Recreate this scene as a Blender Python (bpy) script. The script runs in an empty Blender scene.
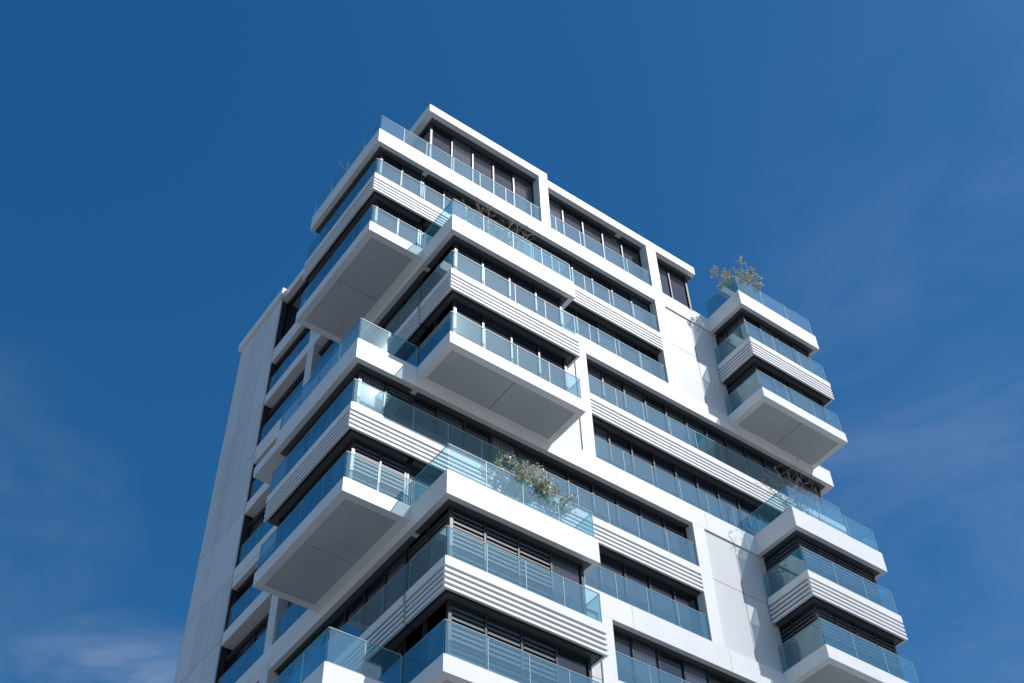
import bpy, math, random
import numpy as np
from mathutils import Vector, Matrix
random.seed(7)
H=3.3
CAM=[0.6519,0.8515,-0.0344,1279.0,-13.10,-25.80,-46.36]
def camR(yaw,pitch,roll):
    d=np.array([math.sin(yaw)*math.cos(pitch),math.cos(yaw)*math.cos(pitch),math.sin(pitch)])
    r=np.array([math.cos(yaw),-math.sin(yaw),0]); u=np.cross(r,d)
    return r*math.cos(roll)+u*math.sin(roll), -r*math.sin(roll)+u*math.cos(roll), d
r,u,d=camR(*CAM[:3]); C=np.array(CAM[4:])
GZ=-14.6*H
scene=bpy.context.scene

# ---------------- materials
def newmat(n):
    m=bpy.data.materials.new(n); m.use_nodes=True
    return m,m.node_tree.nodes,m.node_tree.links,m.node_tree.nodes['Principled BSDF']
def noisy(n,col,rough,amt=.06,scale=.6,isl=.04,streak=True,spec=.4):
    m,N,L,b=newmat(n)
    b.inputs['Roughness'].default_value=rough
    b.inputs['Specular IOR Level'].default_value=spec
    tc=N.new('ShaderNodeTexCoord'); mp=N.new('ShaderNodeMapping'); mp.inputs['Scale'].default_value=(1,1,.25 if streak else 1)
    L.new(tc.outputs['Object'],mp.inputs['Vector'])
    no=N.new('ShaderNodeTexNoise'); no.inputs['Scale'].default_value=scale; no.inputs['Detail'].default_value=6
    L.new(mp.outputs['Vector'],no.inputs['Vector'])
    mr=N.new('ShaderNodeMapRange'); mr.inputs['From Min'].default_value=.3; mr.inputs['From Max'].default_value=.7
    mr.inputs['To Min'].default_value=1-amt; mr.inputs['To Max'].default_value=1+amt*.4
    L.new(no.outputs['Fac'],mr.inputs['Value'])
    ge=N.new('ShaderNodeNewGeometry')
    m2=N.new('ShaderNodeMapRange'); m2.inputs['To Min'].default_value=1-isl; m2.inputs['To Max'].default_value=1+isl*.5
    L.new(ge.outputs['Random Per Island'],m2.inputs['Value'])
    mu=N.new('ShaderNodeMath'); mu.operation='MULTIPLY'; L.new(mr.outputs[0],mu.inputs[0]); L.new(m2.outputs[0],mu.inputs[1])
    vm=N.new('ShaderNodeVectorMath'); vm.operation='SCALE'; vm.inputs[0].default_value=col; L.new(mu.outputs[0],vm.inputs['Scale'])
    L.new(vm.outputs[0],b.inputs['Base Color'])
    return m
M={}
M['white']=noisy('white_cladding',(.77,.78,.785),.45)
M['wall']=noisy('wall_panel',(.66,.67,.69),.5,amt=.10,isl=.08)
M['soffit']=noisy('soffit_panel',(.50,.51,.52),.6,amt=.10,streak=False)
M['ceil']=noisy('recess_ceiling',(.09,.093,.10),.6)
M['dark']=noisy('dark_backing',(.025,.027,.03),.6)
M['frame']=noisy('window_frame',(.02,.023,.027),.35)
M['slat']=noisy('blind_slat',(.055,.065,.078),.45)
M['steel']=noisy('steel_rail',(.45,.47,.5),.3)
M['joint']=noisy('glass_joint',(.28,.44,.50),.4)
def winmat():
    m,N,L,b=newmat('window_glass')
    ge=N.new('ShaderNodeNewGeometry'); cr=N.new('ShaderNodeValToRGB')
    cr.color_ramp.elements[0].color=(.003,.007,.014,1); cr.color_ramp.elements[1].color=(.085,.10,.12,1)
    e=cr.color_ramp.elements.new(.55); e.color=(.008,.016,.030,1)
    e=cr.color_ramp.elements.new(.82); e.color=(.028,.038,.052,1)
    L.new(ge.outputs['Random Per Island'],cr.inputs[0])
    tc=N.new('ShaderNodeTexCoord'); sp=N.new('ShaderNodeSeparateXYZ'); L.new(tc.outputs['Object'],sp.inputs[0])
    ad=N.new('ShaderNodeMath'); ad.operation='ADD'; L.new(sp.outputs[0],ad.inputs[0]); L.new(sp.outputs[1],ad.inputs[1])
    ms=N.new('ShaderNodeMath'); ms.operation='MULTIPLY'; L.new(ad.outputs[0],ms.inputs[0]); ms.inputs[1].default_value=42
    sn=N.new('ShaderNodeMath'); sn.operation='SINE'; L.new(ms.outputs[0],sn.inputs[0])
    mr=N.new('ShaderNodeMapRange'); mr.inputs['From Min'].default_value=-1; mr.inputs['To Min'].default_value=.55; mr.inputs['To Max'].default_value=1.2; L.new(sn.outputs[0],mr.inputs['Value'])
    vm=N.new('ShaderNodeVectorMath'); vm.operation='SCALE'; L.new(cr.outputs[0],vm.inputs[0]); L.new(mr.outputs[0],vm.inputs['Scale'])
    L.new(vm.outputs[0],b.inputs['Base Color'])
    b.inputs['Roughness'].default_value=.04; b.inputs['IOR'].default_value=2.0
    return m
M['win']=winmat()
def glassmat():
    m=bpy.data.materials.new('balustrade_glass'); m.use_nodes=True; N=m.node_tree.nodes; L=m.node_tree.links; N.clear()
    o=N.new('ShaderNodeOutputMaterial'); t=N.new('ShaderNodeBsdfTransparent'); t.inputs[0].default_value=(.78,.925,.96,1)
    g=N.new('ShaderNodeBsdfGlossy'); g.inputs['Roughness'].default_value=.02; g.inputs[0].default_value=(.82,.97,1,1)
    df=N.new('ShaderNodeBsdfDiffuse'); df.inputs[0].default_value=(.20,.58,.76,1)
    tr=N.new('ShaderNodeBsdfTranslucent'); tr.inputs[0].default_value=(.20,.58,.76,1)
    dt=N.new('ShaderNodeMixShader'); dt.inputs[0].default_value=.5; L.new(df.outputs[0],dt.inputs[1]); L.new(tr.outputs[0],dt.inputs[2])
    lw=N.new('ShaderNodeLayerWeight'); lw.inputs[0].default_value=.5
    pw=N.new('ShaderNodeMath'); pw.operation='POWER'; L.new(lw.outputs['Facing'],pw.inputs[0]); pw.inputs[1].default_value=3.4
    fr=N.new('ShaderNodeMapRange'); fr.inputs['To Min'].default_value=.10; fr.inputs['To Max'].default_value=.95; L.new(pw.outputs[0],fr.inputs['Value'])
    a=N.new('ShaderNodeMixShader'); a.inputs[0].default_value=.12; L.new(t.outputs[0],a.inputs[1]); L.new(dt.outputs[0],a.inputs[2])
    b=N.new('ShaderNodeMixShader'); L.new(fr.outputs[0],b.inputs[0]); L.new(a.outputs[0],b.inputs[1]); L.new(g.outputs[0],b.inputs[2])
    L.new(b.outputs[0],o.inputs[0]); return m
M['glass']=glassmat()

# ---------------- box accumulator
parts={}
def box(part,mat,x0,x1,y0,y1,z0,z1):
    if x1<x0:x0,x1=x1,x0
    if y1<y0:y0,y1=y1,y0
    if z1<z0:z0,z1=z1,z0
    V,F=parts.setdefault((part,mat),([],[]))
    i=len(V)
    V+=[(x0,y0,z0),(x1,y0,z0),(x1,y1,z0),(x0,y1,z0),(x0,y0,z1),(x1,y0,z1),(x1,y1,z1),(x0,y1,z1)]
    F+=[(i,i+3,i+2,i+1),(i+4,i+5,i+6,i+7),(i,i+1,i+5,i+4),(i+1,i+2,i+6,i+5),(i+2,i+3,i+7,i+6),(i+3,i,i+4,i+7)]
def flush(parent):
    for (n,mt),(V,F) in parts.items():
        me=bpy.data.meshes.new(n); me.from_pydata(V,[],F); me.update()
        me.materials.append(M[mt]); o=bpy.data.objects.new(n,me); scene.collection.objects.link(o); o.parent=parent
    parts.clear()
def edges(x0,x1,y0,y1,sides):
    for s in sides:
        if s=='F': yield 'F',y0,x0,x1
        if s=='K': yield 'K',y1,x0,x1
        if s=='L': yield 'L',x0,y0,y1
        if s=='R': yield 'R',x1,y0,y1
def strip(part,mat,s,fix,a,b,d0,d1,z0,z1):
    if s=='F': box(part,mat,a,b,fix+d0,fix+d1,z0,z1)
    if s=='K': box(part,mat,a,b,fix-d1,fix-d0,z0,z1)
    if s=='L': box(part,mat,fix+d0,fix+d1,a,b,z0,z1)
    if s=='R': box(part,mat,fix-d1,fix-d0,a,b,z0,z1)
def segs(a,b,step):
    n=max(1,round((b-a)/step)); return [(a+(b-a)*i/n,a+(b-a)*(i+1)/n) for i in range(n)]
GH=1.15
def balustrade(x0,x1,y0,y1,sides,z,inset=.07,h=GH):
    for s,fix,a,b in edges(x0,x1,y0,y1,sides):
        a2,b2=a+(.09 if s in 'FK' and 'L' in sides else .09 if s in 'LR' else 0),b-(.09 if s in 'FK' and 'R' in sides else 0)
        for p,q in segs(a2,b2,1.45):
            strip('glass_panels','glass',s,fix,p+.012,q-.012,inset,inset+.02,z+.02,z+h)
            strip('balustrade_joints','joint',s,fix,q-.012,q+.012,inset,inset+.025,z+.05,z+h)
        strip('balustrade_rail','joint',s,fix,a2,b2,inset-.006,inset+.026,z+h+.002,z+h+.022)
        strip('balustrade_shoe','steel',s,fix,a2,b2,inset-.03,inset+.05,z+.002,z+.06)
def slab(x0,x1,y0,y1,z,t,soffit=False,dark_under=False,seam=4.4):
    if not soffit:
        box('slab_core','ceil',x0+.12,x1-.12,y0+.12,y1-.02,z-t+.03,z-.03)
        sg=segs(x0,x1,seam)
        for k,(p,q) in enumerate(sg):
            box('slab_edges','white',p+(0 if k==0 else .008),q-(0 if k==len(sg)-1 else .008),y0,y0+.3,z-t,z)
        sg=segs(y0+.3,y1,seam)
        for k,(p,q) in enumerate(sg):
            box('slab_edges','white',x0,x0+.3,p+(0 if k==0 else .008),q,z-t,z)
            box('slab_edges','white',x1-.3,x1,p+(0 if k==0 else .008),q,z-t,z)
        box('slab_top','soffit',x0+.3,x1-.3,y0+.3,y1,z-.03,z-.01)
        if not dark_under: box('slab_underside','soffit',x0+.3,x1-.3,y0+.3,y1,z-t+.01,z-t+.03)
    else:
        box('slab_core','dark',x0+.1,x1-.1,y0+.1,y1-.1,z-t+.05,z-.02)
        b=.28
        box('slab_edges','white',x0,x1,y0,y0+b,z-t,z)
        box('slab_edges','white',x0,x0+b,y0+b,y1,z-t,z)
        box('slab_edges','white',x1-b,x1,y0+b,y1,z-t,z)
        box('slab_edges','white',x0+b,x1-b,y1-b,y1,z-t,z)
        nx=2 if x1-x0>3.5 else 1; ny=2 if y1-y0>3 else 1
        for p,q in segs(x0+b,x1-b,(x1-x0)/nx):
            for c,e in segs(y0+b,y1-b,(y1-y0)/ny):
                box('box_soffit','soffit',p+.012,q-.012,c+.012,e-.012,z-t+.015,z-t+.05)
def louvre(x0,x1,y0,y1,sides,z,t=1.1):
    box('slab_core','ceil',x0+.2,x1-.2,y0+.2,y1-.1,z-t+.05,z-.03)
    box('slab_top','soffit',x0+.3,x1-.3,y0+.3,y1,z-.029,z-.01)
    for s,fix,a,b in edges(x0,x1,y0,y1,sides):
        fk=s in 'FK'
        top=.32
        strip('band_fascia','white',s,fix,a+(.001 if fk else .18),b,0,.18,z-top,z)
        n=4; pitch=(t-top)/n; sh=.095
        for k in range(n):
            zt=z-top-pitch*(k+1)+sh
            strip('louvre_slats','white',s,fix,a+(0.001 if fk else .10),b,.01,.10,zt-sh,zt)
        strip('louvre_back','dark',s,fix,a+(.12 if fk else .18),b-.01,.12,.17,z-t+.02,z-top-.001)
def glazing(s,fix,a,b,z0,z1,step=1.15,blind=.25):
    for p,q in segs(a,b,step):
        strip('window_panes','win',s,fix,p+.03,q-.03,.03,.06,z0+.05,z1-.05)
        strip('window_mullions','frame',s,fix,p-.035,p+.035,-.03,.08,z0,z1)
        if random.random()<blind:
            zz=z0+.2
            while zz<z1-.15:
                strip('window_blinds','slat',s,fix,p+.06,q-.06,-.02,.02,zz,zz+.07); zz+=.17
    strip('window_mullions','frame',s,fix,b-.035,b+.035,-.03,.08,z0,z1)
    strip('window_mullions','frame',s,fix,a,b,-.02,.07,z1-.1,z1)
    strip('window_mullions','frame',s,fix,a,b,-.02,.07,z0,z0+.1)

XA,XB=0.0,2.4
YA=5.6
WB=8.22; YB=-2.05
XC0,XC1,YC=18.35,23.4,-2.15
F1,F2=15.55,10.35       # outer edges of the white columns
CW=.6
XR=24.6
YF=17.5; YW=13.4
TS,TBX,TL=.95,.55,1.1
RD=.42
NL=14
def zl(n): return -n*H-(.2 if n==4 else 0)
def thick(n): return TS if n%2==0 else TL
tower=bpy.data.objects.new('residential_tower',None); scene.collection.objects.link(tower)

def module(x0,x1,y0,n):
    sd='FLR'; y1=-.004
    slab(x0,x1,y0,y1,zl(n),TS); balustrade(x0,x1,y0,y1,sd,zl(n))
    louvre(x0,x1,y0,y1,sd,zl(n+1)); balustrade(x0,x1,y0,y1,sd,zl(n+1))
    slab(x0,x1,y0,.1,zl(n+2),TBX,True); balustrade(x0,x1,y0,y1,sd,zl(n+2))
    bl=.75 if (n==6 and x0<5) or n==4 else .12
    for k in (1,2):
        zt=zl(n+k-1)-(TS if k==1 else TL); zb=zl(n+k)
        xa,xb,ya,yb=x0+RD,x1-RD,y0+RD,.6
        glazing('F',ya,xa,xb,zb,zt,blind=bl); glazing('L',xa,ya,yb,zb,zt,blind=bl); glazing('R',xb,ya,yb,zb,zt)
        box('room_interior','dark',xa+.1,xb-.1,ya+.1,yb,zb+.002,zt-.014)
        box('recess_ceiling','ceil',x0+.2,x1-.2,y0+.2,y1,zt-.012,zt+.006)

for n in (0,4,8,12):
    x0,x1,y0,y1=XA,XB-.003,0.0,YA
    slab(x0,x1,y0,y1,zl(n),TS); balustrade(x0,x1,y0,y1,'FL',zl(n))
    louvre(x0,x1,y0,y1,'FL',zl(n+1)); balustrade(x0,x1,y0,y1,'FL',zl(n+1))
    slab(x0,x1,y0,y1,zl(n+2),TBX,True); balustrade(x0,x1,y0,y1,'FL',zl(n+2))
    for k in (1,2):
        zt=zl(n+k-1)-(TS if k==1 else TL); zb=zl(n+k)
        bl=.7 if (n==4 and k==2) else .1
        glazing('L',x0+RD,y0+RD,y1-.4,zb,zt,blind=bl)
        glazing('F',y0+RD,x0+RD,x1+.1,zb,zt,blind=bl)
        glazing('K',y1-.4,x0+RD,x1,zb,zt,blind=.3)
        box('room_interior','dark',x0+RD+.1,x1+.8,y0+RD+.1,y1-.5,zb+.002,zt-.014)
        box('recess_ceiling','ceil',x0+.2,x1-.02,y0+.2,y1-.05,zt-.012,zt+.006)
for n in (2,6,10): module(XB,WB,YB,n)
for n in (0,4,8,12): module(XC0,XC1,YC,n)

# ---- main body levels, front y=0
for n in range(0,NL+1):
    if n%2==0:
        x1=XR if n>0 else XC1-.1
        slab(XB+.003,x1,0.0,YF-.05,zl(n),TS)
    else:
        g=((n-1)//2)%2
        xa,xb=(XB+.003,F1-CW-.002) if g==0 else (F2+.002,XR)
        louvre(xa,xb,0.0,2.5,'F',zl(n))
        if g==1:   # left return of the corner recess
            louvre(XB+.003,XB+3,-.003,YA+.1,'L',zl(n))
    if n==0: balustrade(XB,F1-CW,0,1,'F',0)
    else:
        g=((n-1)//2)%2
        if g==0: balustrade(XB,F1-CW-.02,0,1,'F',zl(n))
        else: balustrade(F2+.05,XR,0,1,'F',zl(n))
    if n%4 in (3,0) and n>0: balustrade(XB+.01,XB+2,0,YA,'L',zl(n))
for n in range(1,NL+1):
    zt=zl(n-1)-thick(n-1); zb=zl(n)
    g=((n-1)//2)%2
    a,b=(XB,F1-CW) if g==0 else (F2,XR-.6)
    glazing('F',RD,a,b,zb,zt,blind=.05)
    if g==1: glazing('L',XB+RD,-1.6,YA,zb,zt,blind=.12)
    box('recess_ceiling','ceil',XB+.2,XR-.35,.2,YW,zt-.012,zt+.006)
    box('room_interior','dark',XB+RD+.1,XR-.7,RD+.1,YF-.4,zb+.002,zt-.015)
    glazing('L',XB+.35,YA+.1,YW,zb,zt,blind=.15)
def panels(s,fix,a,b,zs,d0,d1,sx):
    for p,q in segs(a,b,sx):
        for k in range(len(zs)-1):
            strip('wall_panels','wall',s,fix,p+.014,q-.014,d0,d1,zs[k+1]+.014,zs[k]-.014)
    strip('wall_backing','dark',s,fix,a+.02,b-.02,d1-.03,d1+.2,zs[-1]+.02,zs[0]-.02)
n=0
while n<NL:
    g=(n//2)%2
    zt=zl(n)-TS-.002; zb=zl(n+2)+.002
    if g==0:
        box('frame_columns','white',F1-CW,F1,.004,1.3,zb,zt)
        panels('F',.06,F1,XC0+.4,[zt,zl(n+1)-.2,zb],0,.06,1.5)
    else:
        box('frame_columns','white',F2-CW,F2,.004,1.3,zb,zt)
        panels('F',.06,WB-1,F2-CW,[zt,zl(n+1)-.2,zb],0,.06,1.4)
    n+=2
# ---- penthouse
RZ=4.28
box('frame_columns','white',8.5,9.0,.004,1.2,.001,RZ-.6)
box('frame_columns','white',F1-CW,F1,.004,1.2,.001,RZ-.96)
for p,q,e in ((XB,9.0,0),(9.004,13.4,.06),(13.41,18.2,.06)):
    zt=RZ if e==0 else RZ-.38; 
    box('roof_frame','white',p,q-(0 if q in (9.0,18.2) else .01),e,1.2,zt-.55,zt)
    box('roof_frame','white',p,q,1.2,YF,zt-.56,zt-.004)
    box('roof_ceiling','ceil',p+.3,q-.02,e+.25,YF,zt-.58,zt-.562)
glazing('F',.5,XB+.4,8.5,.01,RZ-.6,blind=.0,step=1.2); glazing('F',.5,9.0,F1-CW,.01,RZ-.96,blind=.0,step=1.2); glazing('F',.5,F1,17.9,.01,RZ-.96,blind=0)
glazing('L',XB+.4,.5,YW,.01,RZ-.6,blind=.1)
glazing('R',17.9,.5,YF-.5,.01,RZ-.96,blind=0)
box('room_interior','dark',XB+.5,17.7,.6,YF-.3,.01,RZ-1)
# ---- left solid wall
zs=[RZ-.56]+[zl(n)-.3 for n in range(0,NL+1)]+[GZ]
for i in range(len(zs)-1):
    for p,q in segs(YW,YF,(YF-YW)/3):
        box('wall_panels','wall',XB-.06,XB,p+.016,q-.016,zs[i+1]+.016,zs[i]-.016)
box('wall_backing','dark',XB,XB+.3,YW+.03,YF-.03,GZ,RZ-.6)
box('roof_coping','white',XB-.22,XB-.002,YW-.3,YF+.25,RZ-.55,RZ)
for n in range(1,NL+1):
    zt=zl(n)
    box('bay_slabs','white',XB-.03,XB+.8,YA+.02,YW-.02,zt-.6,zt-.002)
    balustrade(XB-.0,XB+1,YA+.1,YW-.05,'L',zt)
    box('bay_piers','wall',XB-.02,XB+.6,YA+3.2,YA+3.8,zt+.002,zl(n-1)-.604)
    if n%4==0: box('bay_slabs','white',XA,XB-.05,YA+.003,YA+1.6,zt-TS,zt-.5)
box('rear_wall','wall',XB,XR,YF,YF+.3,GZ,-.1)
box('rear_wall','wall',XB,18.2,YF,YF+.3,-.098,RZ-.6)
box('right_wall','wall',XR-.6,XR-.3,1.2,YF,GZ,-1)
flush(tower)

# ---------------- vegetation
def leafmat(n,c1,c2):
    m,N,L,b=newmat(n); ge=N.new('ShaderNodeNewGeometry'); cr=N.new('ShaderNodeValToRGB')
    cr.color_ramp.elements[0].color=(*c1,1); cr.color_ramp.elements[1].color=(*c2,1)
    L.new(ge.outputs['Random Per Island'],cr.inputs[0]); L.new(cr.outputs[0],b.inputs['Base Color']); b.inputs['Roughness'].default_value=.6
    return m
M['leaf']=leafmat('shrub_leaves',(.26,.31,.12),(.82,.80,.64))
M['twig']=leafmat('shrub_twigs',(.12,.08,.06),(.28,.20,.14))
M['pot']=noisy('planter_box',(.4,.4,.4),.7)
def shrub(name,x,y,z,w,h,nleaf,nst,tw=1.0):
    e=bpy.data.objects.new(name,None); scene.collection.objects.link(e); e.location=(x,y,z)
    V=[];F=[]; tips=[]
    def limb(p,q,r0,r1):
        dr=(q-p)
        if dr.length<1e-4: return
        r0*=tw; r1*=tw
        dn=dr.normalized(); a=dn.orthogonal().normalized(); b=dn.cross(a); i=len(V)
        for c,rr in ((p,r0),(q,r1)):
            for k in range(4):
                t=k*math.pi/2; V.append(tuple(c+a*math.cos(t)*rr+b*math.sin(t)*rr))
        for k in range(4): F.append((i+k,i+(k+1)%4,i+4+(k+1)%4,i+4+k))
    for s in range(nst):
        ang=random.uniform(0,6.28); p=Vector(((s+.5)/nst*w*.8-w*.4,random.uniform(-.12,.12),0))
        dirv=Vector((math.cos(ang)*.45*w/h,math.sin(ang)*.35,1)).normalized(); rr=.016
        LL=h*random.uniform(.5,.95); m=4
        for k in range(m):
            q=p+dirv*LL/m; limb(p,q,rr,rr*.75)
            for j in range(3):
                sd=Vector((random.uniform(-1,1),random.uniform(-1,1),random.uniform(.1,1))).normalized()
                if k>0:
                    tq=q+sd*random.uniform(.15,.4)*h*.4; limb(q,tq,rr*.5,.004); tips.append((q,tq))
                    for jj in range(2):
                        sd2=(sd+Vector((random.uniform(-1,1),random.uniform(-1,1),random.uniform(-.3,1)))*.8).normalized()
                        mid=q.lerp(tq,random.uniform(.4,.9)); t2=mid+sd2*.2; limb(mid,t2,.005,.003); tips.append((mid,t2))
            p=q; rr*=.75; dirv=(dirv+Vector((random.uniform(-.3,.3),random.uniform(-.3,.3),0))).normalized()
    def add(n,V,F,m):
        me=bpy.data.meshes.new(n); me.from_pydata(V,[],F); me.materials.append(m); o=bpy.data.objects.new(n,me); scene.collection.objects.link(o); o.parent=e
    add('branches',V,F,M['twig'])
    V=[];F=[]
    for k in range(nleaf):
        a,b=random.choice(tips); c=a.lerp(b,random.uniform(.2,1.15))+Vector([random.gauss(0,.05) for _ in range(3)])
        n1=Vector([random.gauss(0,1) for _ in range(3)]).normalized(); t1=n1.orthogonal().normalized(); t2=n1.cross(t1); s=random.uniform(.03,.065)
        i=len(V); V+=[tuple(c-t1*s),tuple(c+t2*s*.5),tuple(c+t1*s),tuple(c-t2*s*.5)]; F.append((i,i+1,i+2,i+3))
    if nleaf: add('leaves',V,F,M['leaf'])
    parts.clear(); box('planter','pot',-w*.45,w*.45,-.22,.22,-.29,.04)
    for (n2,mt),(V,F) in parts.items(): add(n2,V,F,M[mt])
    parts.clear()
shrub('terrace_shrub',5.85,YB+.42,zl(6)+.3,2.5,1.75,6000,30)
shrub('terrace_shrub',XC0+.95,YC+.6,zl(0)+.3,1.6,2.4,5000,26)
shrub('bare_shrub',4.9,YB+.6,zl(2)+.3,2.8,2.6,0,26,1.4)
shrub('bare_shrub',XC0+1.15,YC+.6,zl(4)+.3,2.0,2.6,0,20,1.4)
shrub('bare_shrub',1.35,3.6,zl(0)+.3,1.9,1.6,0,14,1.3)

# ---------------- ground
me=bpy.data.meshes.new('ground'); S=1500; me.from_pydata([(-S,-S,GZ),(S,-S,GZ),(S,S,GZ),(-S,S,GZ)],[],[(0,1,2,3)])
M['ground']=noisy('ground_paving',(.25,.245,.235),.8,amt=.2,scale=.2,streak=False)
me.materials.append(M['ground']); o=bpy.data.objects.new('ground',me); scene.collection.objects.link(o)

# ---------------- light
az=math.radians(150); el=math.radians(48)
sd=Vector((math.sin(az)*math.cos(el),math.cos(az)*math.cos(el),math.sin(el)))
ld=bpy.data.lights.new('sun','SUN'); ld.energy=3.9; ld.angle=math.radians(.5); ld.color=(1,.97,.93)
lo=bpy.data.objects.new('sun',ld); scene.collection.objects.link(lo); lo.rotation_euler=sd.to_track_quat('Z','Y').to_euler()
w=bpy.data.worlds.new('World'); scene.world=w; w.use_nodes=True; N=w.node_tree.nodes; L=w.node_tree.links
bg=N['Background']; sky=N.new('ShaderNodeTexSky'); sky.sky_type='NISHITA'; sky.sun_disc=False; sky.sun_elevation=el; sky.sun_rotation=az
sky.air_density=1.0; sky.dust_density=.5; sky.ozone_density=1.25
hs=N.new('ShaderNodeHueSaturation'); hs.inputs['Saturation'].default_value=1.42; hs.inputs['Hue'].default_value=.499
L.new(sky.outputs[0],hs.inputs['Color'])
tc=N.new('ShaderNodeTexCoord')
mp=N.new('ShaderNodeMapping'); mp.inputs['Scale'].default_value=(1,1,2.2); mp.inputs['Rotation'].default_value=(.3,.2,.5); L.new(tc.outputs['Generated'],mp.inputs['Vector'])
no=N.new('ShaderNodeTexNoise'); no.inputs['Scale'].default_value=5.5; no.inputs['Detail'].default_value=9; no.inputs['Roughness'].default_value=.6; no.inputs['Distortion'].default_value=.5
L.new(mp.outputs[0],no.inputs['Vector'])
def pdir(x,y):
    v=d*CAM[3]+r*(x-512)+u*(341.5-y); return v/np.linalg.norm(v)
prev=None
for (x,y,c0,c1,amp) in ((90,815,.9885,.9985,.72),(-60,520,.988,.999,.09),(1040,500,.945,.999,.10),(1020,230,.97,.999,.05)):
    dp=N.new('ShaderNodeVectorMath'); dp.operation='DOT_PRODUCT'; L.new(tc.outputs['Generated'],dp.inputs[0]); dp.inputs[1].default_value=tuple(pdir(x,y))
    mr=N.new('ShaderNodeMapRange'); mr.interpolation_type='SMOOTHSTEP'; mr.inputs['From Min'].default_value=c0; mr.inputs['From Max'].default_value=c1; mr.inputs['To Max'].default_value=amp
    L.new(dp.outputs['Value'],mr.inputs['Value'])
    if prev is None: prev=mr.outputs[0]
    else:
        mx=N.new('ShaderNodeMath'); mx.operation='MAXIMUM'; L.new(prev,mx.inputs[0]); L.new(mr.outputs[0],mx.inputs[1]); prev=mx.outputs[0]
cr=N.new('ShaderNodeMapRange'); cr.interpolation_type='SMOOTHSTEP'; cr.inputs['From Min'].default_value=.30; cr.inputs['From Max'].default_value=.78
L.new(no.outputs['Fac'],cr.inputs['Value'])
mu=N.new('ShaderNodeMath'); mu.operation='MULTIPLY'; L.new(cr.outputs[0],mu.inputs[0]); L.new(prev,mu.inputs[1])
mix=N.new('ShaderNodeMixRGB'); L.new(mu.outputs[0],mix.inputs[0]); L.new(hs.outputs[0],mix.inputs[1]); mix.inputs[2].default_value=(5.5,6.3,7.4,1)
L.new(mix.outputs[0],bg.inputs[0]); bg.inputs[1].default_value=.12

# ---------------- camera
cd=bpy.data.cameras.new('camera'); cd.sensor_width=36; cd.lens=CAM[3]*36/1024; cd.clip_end=6000; cd.clip_start=.1
co=bpy.data.objects.new('camera',cd); scene.collection.objects.link(co)
R=Matrix(((r[0],u[0],-d[0]),(r[1],u[1],-d[1]),(r[2],u[2],-d[2])))
co.matrix_world=Matrix.Translation(Vector(C))@R.to_4x4(); scene.camera=co
scene.view_settings.view_transform='Standard'; scene.view_settings.look='None'; scene.view_settings.exposure=0
